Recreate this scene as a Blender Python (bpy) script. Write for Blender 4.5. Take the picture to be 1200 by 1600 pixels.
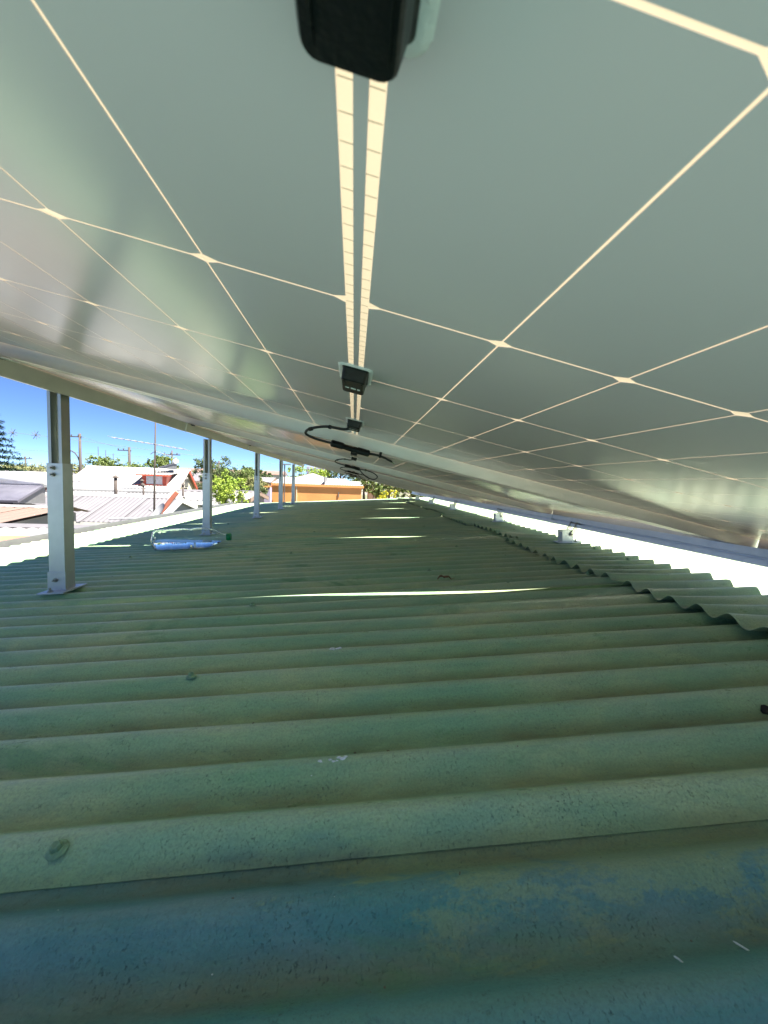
import bpy, bmesh, math, random
from mathutils import Vector, Matrix, Quaternion
R = math.radians
random.seed(7)
S = bpy.context.scene
for o in list(bpy.data.objects): bpy.data.objects.remove(o)
C = S.collection

# ---------------------------------------------------------------- camera
cam_d = bpy.data.cameras.new('camera'); cam = bpy.data.objects.new('camera', cam_d); C.objects.link(cam)
right = Vector((0.99671281, -0.07395918, 0.0330699)); down = Vector((0.02758744, -0.07395918, -0.99687962)); fwd = Vector((0.07617423, 0.994515, -0.07167572))
m3 = Matrix((right, -down, -fwd)).transposed()
cam.matrix_world = m3.to_4x4()
cam_d.sensor_fit = 'HORIZONTAL'; cam_d.sensor_width = 36; cam_d.lens = 632/1200*36
cam_d.clip_start = 0.004; cam_d.clip_end = 3000
cam_d.dof.use_dof = True; cam_d.dof.focus_distance = 1.3; cam_d.dof.aperture_fstop = 20
S.camera = cam
# ---------------------------------------------------------------- world, sun
SUN = Vector((0.50, -0.203, 1.0)).normalized()           # towards the sun
el = math.asin(SUN.z); az = math.atan2(SUN.x, SUN.y)
w = bpy.data.worlds.new('World'); S.world = w; w.use_nodes = True
nt = w.node_tree; nt.nodes.clear()
sky = nt.nodes.new('ShaderNodeTexSky'); sky.sky_type = 'NISHITA'; sky.sun_disc = False
sky.sun_elevation = el; sky.sun_rotation = az
sky.air_density = 0.42; sky.dust_density = 0.0; sky.ozone_density = 8.0; sky.altitude = 900
bg = nt.nodes.new('ShaderNodeBackground'); bg.inputs['Strength'].default_value = 0.05
wo = nt.nodes.new('ShaderNodeOutputWorld')
nt.links.new(sky.outputs[0], bg.inputs[0]); nt.links.new(bg.outputs[0], wo.inputs[0])
sd = bpy.data.lights.new('sun', 'SUN'); sd.energy = 5.0; sd.angle = R(0.55); sd.color = (1, 0.93, 0.82)
so = bpy.data.objects.new('sun', sd); C.objects.link(so); so.rotation_euler = SUN.to_track_quat('Z', 'Y').to_euler()
S.render.engine = 'CYCLES'
S.view_settings.view_transform = 'Standard'; S.view_settings.look = 'None'
S.view_settings.exposure = 2.25; S.view_settings.gamma = 1
S.cycles.max_bounces = 10; S.cycles.diffuse_bounces = 6

# ---------------------------------------------------------------- materials
class NT:
    def __init__(s, name):
        s.m = bpy.data.materials.new(name); s.m.use_nodes = True; s.t = s.m.node_tree; s.t.nodes.clear()
        s.out = s.n('ShaderNodeOutputMaterial')
    def n(s, typ, **kw):
        x = s.t.nodes.new(typ)
        for k, v in kw.items():
            if k in x.inputs.keys(): x.inputs[k].default_value = v
            else: setattr(x, k, v)
        return x
    def l(s, a, b): s.t.links.new(a, b)
    def pos(s, scale=(1, 1, 1)):
        tc = s.n('ShaderNodeTexCoord'); mp = s.n('ShaderNodeMapping'); mp.inputs['Scale'].default_value = scale
        s.l(tc.outputs['Object'], mp.inputs[0]); return mp.outputs[0]
    def noise(s, vec, scale, detail=6, rough=.55, dist=0):
        x = s.n('ShaderNodeTexNoise'); x.inputs['Scale'].default_value = scale; x.inputs['Detail'].default_value = detail
        x.inputs['Roughness'].default_value = rough; x.inputs['Distortion'].default_value = dist
        s.l(vec, x.inputs['Vector']); return x.outputs['Fac']
    def ramp(s, fac, a, b, ca=(0, 0, 0, 1), cb=(1, 1, 1, 1)):
        x = s.n('ShaderNodeValToRGB'); e = x.color_ramp.elements
        e[0].position = a; e[0].color = ca; e[1].position = b; e[1].color = cb
        s.l(fac, x.inputs[0]); return x.outputs[0]
    def mix(s, fac, a, b, mode='MIX'):
        x = s.n('ShaderNodeMix'); x.data_type = 'RGBA'; x.blend_type = mode
        for v, i in ((fac, 0), (a, 6), (b, 7)):
            if isinstance(v, (int, float)): x.inputs[i].default_value = v
            elif isinstance(v, tuple): x.inputs[i].default_value = v if len(v) == 4 else (*v, 1)
            else: s.l(v, x.inputs[i])
        return x.outputs[2]
    def math(s, op, a, b=None, c=None):
        x = s.n('ShaderNodeMath'); x.operation = op
        for i, v in enumerate((a, b, c)):
            if v is None: continue
            if isinstance(v, (int, float)): x.inputs[i].default_value = v
            else: s.l(v, x.inputs[i])
        return x.outputs[0]
    def bump(s, h, strength, dist):
        x = s.n('ShaderNodeBump'); x.inputs['Strength'].default_value = strength; x.inputs['Distance'].default_value = dist
        s.l(h, x.inputs['Height']); return x.outputs[0]
    def bsdf(s, col=None, rough=.5, metal=0, spec=.5, normal=None, **kw):
        b = s.n('ShaderNodeBsdfPrincipled')
        for k, v in (('Base Color', col), ('Roughness', rough), ('Metallic', metal), ('Specular IOR Level', spec), ('Normal', normal), *kw.items()):
            if v is None: continue
            if hasattr(v, 'is_linked') or hasattr(v, 'links'): s.l(v, b.inputs[k])
            elif isinstance(v, tuple): b.inputs[k].default_value = v if len(v) == 4 else (*v, 1)
            else: b.inputs[k].default_value = v
        s.l(b.outputs[0], s.out.inputs[0]); return b

def simple(name, col, rough=.5, metal=0, var=.12, scale=8, spec=.5, bump=0, bscale=60):
    t = NT(name); p = t.pos(); n = t.noise(p, scale)
    c = t.mix(t.ramp(n, .3, .7), tuple(x*(1-var) for x in col), tuple(min(1, x*(1+var)) for x in col))
    nb = t.bump(t.noise(p, bscale), bump, .01) if bump else None
    t.bsdf(c, rough, metal, spec, nb); return t.m

def green_sheet_mat(name, teal):
    t = NT(name); p = t.pos()
    sep = t.n('ShaderNodeSeparateXYZ'); t.l(p, sep.inputs[0])
    px = t.pos((.35, 1, 1)); pd = t.pos((.5, 1, 1))
    # 1 on the crests, 0 in the troughs (dirt settles in the troughs)
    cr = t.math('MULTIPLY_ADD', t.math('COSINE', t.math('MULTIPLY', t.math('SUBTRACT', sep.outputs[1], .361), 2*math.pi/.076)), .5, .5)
    n1 = t.noise(px, 7, 8, .62, .4); n2 = t.noise(pd, 32, 8, .7); n3 = t.noise(p, 150, 6, .75); n4 = t.noise(p, 2.2, 4, .5)
    g = t.mix(t.ramp(n1, .38, .62), (.33, .58, .31), (.60, .69, .36))
    g = t.mix(t.ramp(t.noise(t.pos((.6, .8, 1)), 3.1, 5, .6, .8), .48, .66, (0, 0, 0, 1), (.55, .55, .55, 1)), g, (.26, .52, .38))
    g = t.mix(t.math('MULTIPLY', t.ramp(n2, .42, .72), .42), g, (.24, .46, .33))
    tealc = t.mix(t.ramp(n2, .35, .7), (.07, .27, .27), (.17, .35, .35))
    tealc = t.mix(t.math('MULTIPLY', t.ramp(n1, .50, .62), .6), tealc, (.06, .34, .27))
    if teal:
        pp_ = t.noise(t.pos((.8, 1.6, 1.6)), 7.5, 9, .68, .6)
        # green overspray is thicker to the right and towards the lap
        side = t.math('ADD', t.math('MULTIPLY', sep.outputs[0], .62), t.math('MULTIPLY', sep.outputs[1], 2.2))
        k = t.math('ADD', pp_, t.math('SUBTRACT', side, .70))
        patch = t.ramp(t.math('ADD', k, t.math('MULTIPLY', t.math('SUBTRACT', n3, .5), .22)), .49, .545)
        gg = t.mix(t.ramp(n3, .35, .7), (.40, .50, .21), (.27, .40, .22))
        c = t.mix(t.math('MULTIPLY', patch, .72), tealc, gg)
        chalk = t.ramp(t.noise(t.pos((.5, 2, 2)), 12, 8, .7), .52, .75)
        c = t.mix(t.math('MULTIPLY', chalk, .40), c, (.36, .42, .43))
    else:
        # worn patches where the old teal coat shows, mostly by the near lap
        near = t.math('MULTIPLY', t.ramp(sep.outputs[1], .335, .352, (1, 1, 1, 1), (0, 0, 0, 1)), t.ramp(t.noise(px, 5.5, 5, .6), .5, .56))
        k = t.math('MAXIMUM', near, t.math('MULTIPLY', t.ramp(t.noise(px, 4.3, 8, .65, .5), .66, .71), .55))
        c = t.mix(t.math('MULTIPLY', k, .8), g, tealc)
    dn = t.noise(t.pos((.4, 1, 1)), 11, 7, .7)
    dirt = t.math('MULTIPLY', t.ramp(cr, .0, .50, (1, 1, 1, 1), (0, 0, 0, 1)), t.ramp(dn, .30, .62))
    c = t.mix(t.math('MULTIPLY', dirt, .75), c, (.20, .180, .095))
    moss = t.ramp(t.noise(t.pos((.45, 1, 1)), 6.5, 7, .62, .5), .60, .66)
    c = t.mix(t.math('MULTIPLY', moss, .55), c, (.10, .30, .12))
    # weathered grey film, heavier towards the upper end
    film = t.math('MULTIPLY', t.ramp(t.math('ADD', n4, t.math('MULTIPLY', sep.outputs[0], .22)), .45, .75), .34)
    c = t.mix(film, c, (.34, .37, .27))
    rim_highlight = t.math('MULTIPLY', t.ramp(cr, .80, 1.0), t.ramp(t.noise(t.pos((.3, 1, 1)), 14, 6, .65), .30, .62))  # sky-lit highlight along the crests, painted into the colour, broken up by noise
    c = t.mix(t.math('MULTIPLY', rim_highlight, .10 if teal else .45), c, (.66, .76, .56))
    sp = t.ramp(t.noise(t.pos((1, .55, 1)), 380, 3, .8), .57, .66)
    spm = t.math('MULTIPLY', sp, t.ramp(t.noise(t.pos((.6, 1, 1)), 22, 6, .65), .46, .58))
    c = t.mix(t.ramp(t.noise(p, 420, 3, .7), .42, .75, (0, 0, 0, 1), (.42, .42, .42, 1)), c, (.10, .17, .15))
    c = t.mix(t.math('MULTIPLY', spm, .50), c, (.030, .045, .035))
    # long brush marks
    br = t.ramp(t.noise(t.pos((1.2, 26, 26)), 9, 5, .6), .50, .78)
    c = t.mix(t.math('MULTIPLY', br, .20), c, (.20, .36, .22))
    rr = t.math('MULTIPLY_ADD', n2, .28, .36 if teal else .17)
    h = t.math('ADD', t.math('MULTIPLY', n3, .5), t.math('ADD', t.math('MULTIPLY', n2, .9), t.math('MULTIPLY', sp, -.25)))
    t.bsdf(c, rr, 0, .5, t.bump(h, .70, .0026))
    return t.m

M = {}
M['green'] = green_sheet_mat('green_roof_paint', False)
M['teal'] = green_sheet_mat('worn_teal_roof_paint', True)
M['screw_green'] = simple('painted_screw', (.26, .40, .22), .5, 0, .25, 200, .5, .4, 400)
M['alu'] = simple('anodised_aluminium', (.60, .61, .61), .34, .85, .06, 30)
M['alu_frame'] = simple('frame_aluminium', (.53, .49, .47), .38, .9, .05, 14)
M['alu_beam'] = simple('rail_aluminium', (.42, .42, .38), .30, .9, .08, 12)
M['alu_white'] = simple('mill_aluminium', (.60, .62, .66), .40, .65, .06, 25)
M['steel'] = simple('bolt_steel', (.40, .39, .36), .3, 1, .15, 150)
M['black'] = simple('black_plastic', (.004, .0045, .005), .40, 0, .2, 60, .3, .15, 300)
M['black_cable'] = simple('black_cable', (.007, .007, .008), .38, 0, .1)
M['silver'] = simple('bright_tip', (.85, .85, .82), .2, 1)
M['rubber'] = simple('dark_gap', (.02, .02, .02), .7)

t = NT('silicone'); p = t.pos()
b = t.bsdf((.84, .76, .76), .35, 0, .5, t.bump(t.noise(p, 260), .5, .002)); b.inputs['Subsurface Weight'].default_value = .0
M['silicone'] = t.m

def cell_mat(name, a, b_):
    t = NT(name); p = t.pos()
    c = t.mix(t.ramp(t.noise(p, 3.2, 4, .5), .3, .7), a, b_)
    n = t.math('ADD', t.math('MULTIPLY', t.noise(t.pos((1, .25, 1)), 60, 5, .6), .45), t.math('MULTIPLY', t.noise(p, 9, 3), 1.6))
    dots = t.math('MULTIPLY', t.ramp(t.noise(p, 190, 2, .5), .76, .80), .3)
    n = t.math('ADD', n, dots)
    t.bsdf(c, .21, 0, .5, t.bump(n, .10, .002)); return t.m
M['cell'] = cell_mat('backsheet_over_cell', (.690, .555, .585), (.720, .570, .600))
t = NT('translucent_backsheet'); p = t.pos()
d = t.n('ShaderNodeBsdfDiffuse'); d.inputs[0].default_value = (.62, .60, .52, 1)
tr = t.n('ShaderNodeBsdfTranslucent'); tr.inputs[0].default_value = (.245, .210, .145, 1)
gl = t.n('ShaderNodeBsdfGlossy'); gl.inputs[1].default_value = .17
m1 = t.n('ShaderNodeMixShader'); m1.inputs[0].default_value = .62; t.l(d.outputs[0], m1.inputs[1]); t.l(tr.outputs[0], m1.inputs[2])
fr = t.n('ShaderNodeFresnel'); fr.inputs[0].default_value = 1.45
m2 = t.n('ShaderNodeMixShader'); t.l(fr.outputs[0], m2.inputs[0]); t.l(m1.outputs[0], m2.inputs[1]); t.l(gl.outputs[0], m2.inputs[2])
t.l(m2.outputs[0], t.out.inputs[0]); M['sheet'] = t.m
M['ribbon'] = simple('solder_ribbon', (.45, .42, .34), .35, .3)

t = NT('clear_plastic'); t.bsdf((.93, .98, 1), .04, 0, .5, t.bump(t.noise(t.pos(), 40, 2), .12, .01), **{'Transmission Weight': 1.0, 'IOR': 1.38}); M['clear'] = t.m
t = NT('water'); t.bsdf((.93, .975, 1), .0, 0, .5, None, **{'Transmission Weight': 1.0, 'IOR': 1.33}); M['water'] = t.m
M['cap'] = simple('green_cap', (.0, .26, .09), .35)
M['mark'] = simple('printed_mark', (.02, .05, .03), .5)
M['leaf_dry'] = simple('dry_leaf', (.22, .12, .06), .7, 0, .3, 90)
M['drop'] = simple('bird_dropping', (.88, .90, .86), .7, 0, .3, 200)
M['white'] = simple('white_scrap', (.8, .8, .78), .6)
M['zinc'] = simple('zinc_gutter', (.20, .205, .21), .4, .5, .12, 6)
M['white_metal'] = simple('white_flashing', (.72, .72, .70), .4, 0, .08, 5)

def metal_roof(name, col, rust=0, var=.15):
    t = NT(name); p = t.pos((1, 1, 1))
    c = t.mix(t.ramp(t.noise(p, .7, 6, .6), .3, .7), tuple(x*(1-var) for x in col), tuple(x*(1+var*.6) for x in col))
    c = t.mix(t.math('MULTIPLY', t.ramp(t.noise(t.pos((6, .6, 1)), 1.5, 6, .7), .5, .8), .35), c, tuple(x*.62 for x in col))
    if rust:
        c = t.mix(t.math('MULTIPLY', t.ramp(t.noise(p, .55, 7, .65, .3), .60-.12*rust, .74), .85), c, (.24, .10, .05))
    t.bsdf(c, .55, .0, .4); return t.m
M['r_white'] = metal_roof('white_roof', (.23, .225, .24)); M['r_grey'] = metal_roof('grey_roof', (.15, .147, .165)); M['r_rust'] = metal_roof('rusty_roof', (.19, .17, .17), 1)
M['r_pink'] = metal_roof('reddish_roof', (.20, .14, .12), .4); M['r_bright'] = metal_roof('bright_white_roof', (.33, .325, .315), 0, .10)
M['terracotta'] = simple('terracotta_trim', (.48, .16, .10), .6, 0, .2, 3)
M['red'] = simple('red_trim', (.50, .085, .045), .55, 0, .15, 3)
M['orange'] = simple('orange_render', (.66, .30, .10), .8, 0, .09, 1.2)
M['cream'] = simple('cream_wall', (.60, .55, .38), .8, 0, .1, 2)
M['wallgrey'] = simple('grey_wall', (.26, .28, .33), .8, 0, .1, 2)
M['wallwhite'] = simple('white_wall', (.42, .41, .38), .8, 0, .1, 2)
M['wallblue'] = simple('mauve_wall', (.30, .27, .38), .8, 0, .1, 2)
M['fascia'] = simple('brown_fascia', (.20, .15, .12), .7, 0, .15, 3)
M['curtain'] = simple('curtain', (.55, .55, .56), .8, 0, .2, 12)
M['glass'] = simple('window_glass', (.05, .06, .07), .08, 0, .1)
M['concrete'] = simple('concrete', (.30, .29, .27), .85, 0, .12, 1)
M['pole'] = simple('pole_concrete', (.075, .062, .056), .85, 0, .15, 2)
M['tank'] = simple('white_tank', (.75, .76, .78), .3, .2)
M['collector'] = simple('solar_collector', (.10, .10, .13), .25, .0, .2, 3)
M['wire'] = simple('wire', (.12, .12, .13), .6)
M['dish'] = simple('dish_grey', (.30, .31, .33), .5)
M['blueglass'] = simple('pale_blue_facade', (.42, .50, .66), .4, 0, .1, .3)
M['bark'] = simple('bark', (.10, .075, .055), .9, 0, .3, 4)
def leafm(name, a, b_, sc=1.2):
    t = NT(name); p = t.pos(); c = t.mix(t.ramp(t.noise(p, sc, 5, .7), .35, .65), a, b_)
    g = t.bsdf(c, .6, 0, .25); return t.m
M['l_conifer'] = leafm('conifer_needles', (.020, .055, .035), (.055, .10, .060), .9)
M['l_dark'] = leafm('dark_leaves', (.05, .085, .035), (.12, .16, .06))
M['l_bright'] = leafm('bright_leaves', (.16, .26, .03), (.30, .38, .06), 2)
M['l_mid'] = leafm('mid_leaves', (.10, .16, .045), (.19, .24, .075))
M['l_olive'] = leafm('olive_leaves', (.12, .14, .06), (.22, .22, .09))
M['l_plum'] = leafm('plum_leaves', (.05, .025, .03), (.12, .07, .06), 3)
M['l_yellow'] = leafm('yellow_leaves', (.42, .42, .03), (.55, .50, .05), 4)
t = NT('ground'); p = t.pos()
c = t.mix(t.ramp(t.noise(p, .25, 6, .6), .4, .6), (.16, .14, .11), (.10, .14, .06)); c = t.mix(t.ramp(t.noise(p, .06, 4), .45, .6), c, (.20, .19, .18))
t.bsdf(c, .9, 0, .2); M['ground'] = t.m

# ---------------------------------------------------------------- helpers
def link(o, parent=None):
    C.objects.link(o)
    if parent is not None: o.parent = parent
    return o
def tag(o, label=None, cat=None, group=None, kind=None):
    if label: o['label'] = label
    if cat: o['category'] = cat
    if group: o['group'] = group
    if kind: o['kind'] = kind
    return o
def thing(name, label, cat, loc=(0, 0, 0), group=None):
    o = bpy.data.objects.new(name, None); C.objects.link(o); o.location = loc; o.empty_display_size = .1
    return tag(o, label, cat, group)
class MB:
    def __init__(s): s.v = []; s.f = []
    def add(s, vs, fs):
        k = len(s.v); s.v += [tuple(v) for v in vs]; s.f += [tuple(i+k for i in f) for f in fs]; return s
    def box(s, c, size, ax=None):
        ax = ax or (Vector((1, 0, 0)), Vector((0, 1, 0)), Vector((0, 0, 1))); c = Vector(c)
        vs = [c+ax[0]*(i*size[0]/2)+ax[1]*(j*size[1]/2)+ax[2]*(k*size[2]/2) for i in (-1, 1) for j in (-1, 1) for k in (-1, 1)]
        return s.add(vs, [(0, 1, 3, 2), (4, 6, 7, 5), (0, 4, 5, 1), (2, 3, 7, 6), (0, 2, 6, 4), (1, 5, 7, 3)])
    def span(s, a, b): return s.box([(x+y)/2 for x, y in zip(a, b)], [abs(y-x) for x, y in zip(a, b)])
    def tube(s, pts, r, n=8, caps=True):
        pts = [Vector(p) for p in pts]; rs = r if isinstance(r, (list, tuple)) else [r]*len(pts); vs = []; fs = []
        up = None
        for i, p in enumerate(pts):
            d = (pts[min(i+1, len(pts)-1)]-pts[max(i-1, 0)]).normalized()
            if up is None: up = Vector((0, 0, 1)) if abs(d.z) < .9 else Vector((1, 0, 0))
            a = d.cross(up).normalized(); b = a.cross(d).normalized(); up = b
            for k in range(n):
                th = 2*math.pi*k/n; vs.append(p+(a*math.cos(th)+b*math.sin(th))*rs[i])
        for i in range(len(pts)-1):
            for k in range(n): fs.append((i*n+k, i*n+(k+1) % n, (i+1)*n+(k+1) % n, (i+1)*n+k))
        if caps: fs.append(tuple(range(n-1, -1, -1))); fs.append(tuple((len(pts)-1)*n+k for k in range(n)))
        return s.add(vs, fs)
    def prism(s, poly, d):                     # poly: 3D points, d: extrusion vector
        n = len(poly); poly = [Vector(p) for p in poly]; d = Vector(d)
        return s.add(poly+[p+d for p in poly], [tuple(range(n-1, -1, -1)), tuple(range(n, 2*n))]+[(i, (i+1) % n, n+(i+1) % n, n+i) for i in range(n)])
    def build(s, name, mat, parent=None, smooth=False, bevel=0, loc=None, recalc=True):
        me = bpy.data.meshes.new(name); me.from_pydata(s.v, [], s.f); me.update()
        if True:
            bm = bmesh.new(); bm.from_mesh(me)
            if bevel:
                bmesh.ops.bevel(bm, geom=[e for e in bm.edges if e.is_manifold and e.calc_face_angle(0) > .6], offset=bevel, segments=2, affect='EDGES', profile=.7)
            if recalc: bmesh.ops.recalc_face_normals(bm, faces=bm.faces)
            bm.to_mesh(me); bm.free()
        me.materials.append(M[mat] if isinstance(mat, str) else mat)
        if smooth:
            for p in me.polygons: p.use_smooth = True
        o = bpy.data.objects.new(name, me)
        if loc is not None: o.location = loc
        return link(o, parent)
def smooth_pts(pts, n=8):                      # Catmull-Rom
    P = [Vector(p) for p in pts]; P = [P[0]*2-P[1]]+P+[P[-1]*2-P[-2]]; out = []
    for i in range(1, len(P)-2):
        for k in range(n):
            t_ = k/n; a, b, c, d = P[i-1:i+3]
            out.append(.5*((2*b)+(c-a)*t_+(2*a-5*b+4*c-d)*t_*t_+(3*b-a-3*c+d)*t_**3))
    out.append(P[-2]); return out
def clone(o, parent=None, dx=(0, 0, 0)):       # thing, parts, sub-parts
    kids = [k for k in ALLKIDS(o)]
    c = o.copy(); C.objects.link(c); c.parent = parent
    if parent is None: c.location = Vector(o.location)+Vector(dx)
    for k in kids: clone(k, c)
    return c
def ALLKIDS(o): return [k for k in C.objects if k.parent == o]

# ================================================================ ground and neighbourhood shell
gz = -3.3
g = MB().add([(-1500, -300, gz), (1500, -300, gz), (1500, 2500, gz), (-1500, 2500, gz)], [(0, 1, 2, 3)]).build('ground', 'ground'); tag(g, kind='structure')

# ================================================================ the green roof
B = R(3.6); HR = .31; dR = Vector((math.cos(B), 0, math.sin(B))); nR = Vector((-math.sin(B), 0, math.cos(B)))
def rp(s, y, up=0): return dR*s+nR*(-HR+up)+Vector((0, y, 0))
PITCH = .076; AMP = .0096; SEGS = 14
house = thing('green_roofed_house', 'house under the worn green corrugated metal roof that fills the foreground', 'house', (0, 0, 0))
rnd = random.Random(3)
from mathutils import noise as mn
def sheet(y0, ncor, s0, s1, name, mat, front_lift, end_lift=0, base=0, ph=0, seed=0, ampk=1, droop=None):
    """one corrugated sheet: corrugations run along the slope, y0 = its near edge"""
    yn = ncor*SEGS+1; vs = []; fs = []
    ss = []; s_ = s0
    while s_ < s1: ss.append(s_); s_ += .03 if s_-s0 < .3 else .12
    ss.append(s1); L = ncor*PITCH
    for i, s_ in enumerate(ss):
        for j in range(yn):
            y = y0+L*j/(yn-1)
            f = max(0, 1-(y-y0)/.12)
            z = AMP*ampk*(math.cos(2*math.pi*(y-.361-ph)/PITCH)-1)
            z += base+front_lift*f*(1+.8*mn.noise(Vector((s_*1.7, seed*3.1, 0))))*(max(.12, min(1.7, (s_-.02)*3.4)) if seed == 11 else max(.2, 1.4-abs(s_-.33)*4) if seed == 12 else 1)
            e = max(0, 1-(s_-s0)/.30) if end_lift else 0
            z += end_lift*e*e*(1+.9*mn.noise(Vector((seed*5.3, y*3.5, 2))))
            z += .0016*mn.noise(Vector((s_*1.3, y*6+seed, 1)))+.0010*mn.noise(Vector((s_*9, y*22, seed)))
            yy = y+.0030*mn.noise(Vector((s_*1.2, y*5, seed+9)))
            se = s_+(.006*mn.noise(Vector((y*9, seed, 4))) if i == 0 else 0)
            vs.append(rp(se, yy, z))
    n = len(ss)
    for i in range(n-1):
        for j in range(yn-1): fs.append((i*yn+j, (i+1)*yn+j, (i+1)*yn+j+1, i*yn+j+1))
    # thickness
    k = len(vs); vs += [v-nR*.0009 for v in vs]
    for f in list(fs): fs.append(tuple(k+i for i in reversed(f)))
    bl = [i*yn for i in range(n)]
    for a, b in zip(bl[:-1], bl[1:]): fs.append((a, k+a, k+b, b))
    for j in range(yn-1): fs.append((j, j+1, k+j+1, k+j))
    for j in range(yn-1): a = (n-1)*yn+j; fs.append((a, k+a, k+a+1, a+1))
    for i in range(n-1): a = i*yn+yn-1; b = a+yn; fs.append((a, b, k+b, k+a))
    me = bpy.data.meshes.new(name); me.from_pydata([tuple(v) for v in vs], [], fs); me.update(); me.materials.append(M[mat])
    me.polygons.foreach_set('use_smooth', [True]*len(me.polygons))
    try: me.set_sharp_from_angle(angle=R(60))
    except Exception: pass
    o = bpy.data.objects.new(name, me); return link(o, house)
EDGE0 = .327
for k in range(-9, 9):
    y0 = EDGE0+.76*k
    nc = 10.55 if k < 8 else 9.5
    nc = int(nc)+.5 if k < 8 else 9
    def mk(s0, s1, mat, fl, el, base, ph, sd, ak):
        return sheet(y0, 11 if k < 8 else 9, s0, s1, 'roof_sheet', mat, fl, el, base, ph, sd, ak)
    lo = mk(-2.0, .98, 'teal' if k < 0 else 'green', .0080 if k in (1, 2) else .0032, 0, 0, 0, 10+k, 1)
    if k < 0: tag(lo, 'nearest roof sheet with worn blue-teal paint' if k == -1 else 'worn teal roof sheet')
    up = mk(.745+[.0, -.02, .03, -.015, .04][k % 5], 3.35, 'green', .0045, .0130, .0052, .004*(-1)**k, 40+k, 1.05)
# far slope beyond the ridge
def rp2(s, y, up=0):
    top = rp(3.35, y, 0); return top+Vector((math.cos(B)*s, 0, -math.sin(B)*s-.002+up))
for k in range(-3, 4):
    mb = MB(); n = 66; y0 = -1.19+2.07*k
    vs = [rp2(s_, y0+2.1*j/(n*3), AMP*(math.cos(2*math.pi*(y0+2.1*j/(n*3))/PITCH)-1)) for s_ in (0, 3.6) for j in range(n*3+1)]
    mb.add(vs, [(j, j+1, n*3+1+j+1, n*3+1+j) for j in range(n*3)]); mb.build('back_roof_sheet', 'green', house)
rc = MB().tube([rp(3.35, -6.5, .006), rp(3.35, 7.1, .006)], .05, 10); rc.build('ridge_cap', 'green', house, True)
# walls, eave board, gutter
wl = MB(); wl.span((-1.62, -6.2, gz), (6.6, 6.95, -.52)); wl.build('wall', 'wallwhite', house)
gx = (rp(-2.0, 0).x, rp(-2.0, 0).z)
gut = MB(); prof = [(-.012, -.018), (-.012, -.085), (-.10, -.085), (-.112, .012), (-.124, .012), (-.118, -.098), (-.002, -.098), (-.002, -.018)]
gut.prism([(gx[0]+a, -6.5, gx[1]+b) for a, b in prof], (0, 13.7, 0)); gut.build('gutter', 'zinc', house)
fl = MB(); fl.prism([(gx[0]+.03, -6.5, gx[1]-.019), (gx[0]-.0135, -6.5, gx[1]-.022), (gx[0]-.0135, -6.5, gx[1]-.050), (gx[0]-.020, -6.5, gx[1]-.050), (gx[0]-.020, -6.5, gx[1]-.0165), (gx[0]+.03, -6.5, gx[1]-.0165)], (0, 13.7, 0))
fl.build('eave_flashing', 'white_metal', house)
# roof screws with washers on the crests
mbs = MB(); n = 14
ring = lambda r, z, m=n, a0=0: [(r*math.cos(2*math.pi*i/m+a0), r*math.sin(2*math.pi*i/m+a0), z) for i in range(m)]
rs = [ring(.0085, 0), ring(.0082, .0012), ring(.0058, .0026), ring(.0056, .0028)]
vs = sum(rs, []); fs = [(k*n+i, k*n+(i+1) % n, (k+1)*n+(i+1) % n, (k+1)*n+i) for k in range(3) for i in range(n)]+[tuple(3*n+i for i in range(n))]
mbs.add(vs, fs)
hx = ring(.0044, .0028, 6)+ring(.0044, .0068, 6)+ring(.0034, .0076, 6)
mbs.add(hx, [(k*6+i, k*6+(i+1) % 6, (k+1)*6+(i+1) % 6, (k+1)*6+i) for k in range(2) for i in range(6)]+[tuple(12+i for i in range(6))])
proto = mbs.build('roof_screw', 'screw_green', house)
def crest(y): return .361+PITCH*round((y-.361)/PITCH)
spots = [(-.268, .361-.012), (-.276, .66)]
for y in (1.12, 1.88, 2.64, 3.4, 4.16, 4.92, 5.7, 6.4):
    for s_ in (-1.72, -1.0, -.27, .46): spots.append((s_+rnd.uniform(-.03, .03), crest(y+rnd.choice((0, .076, -.076)))))
for y in (.80, 1.10, 1.33, 1.56, 1.87, 2.25, 2.7, 3.2, 3.8, 4.6):
    spots.append((.90+rnd.uniform(-.08, .08), crest(y)))
spots += [(.83, 1.12), (1.18, 1.03), (.247, crest(1.38)), (.72, 1.197)]
q = Vector((0, 0, 1)).rotation_difference(nR)
for i, (s_, y) in enumerate(spots):
    o = proto if i == 0 else link(proto.copy(), house)
    up = .006 if s_ > .8 else .0006
    if i == 0: up = -.0015; 
    o.location = rp(s_, y, up); o.rotation_mode = 'QUATERNION'
    tilt = Quaternion((1, 0, 0), R(18 if i == 0 else rnd.uniform(-5, 5)))
    o.rotation_quaternion = q @ tilt @ Quaternion((0, 0, 1), rnd.uniform(0, 1))

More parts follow.
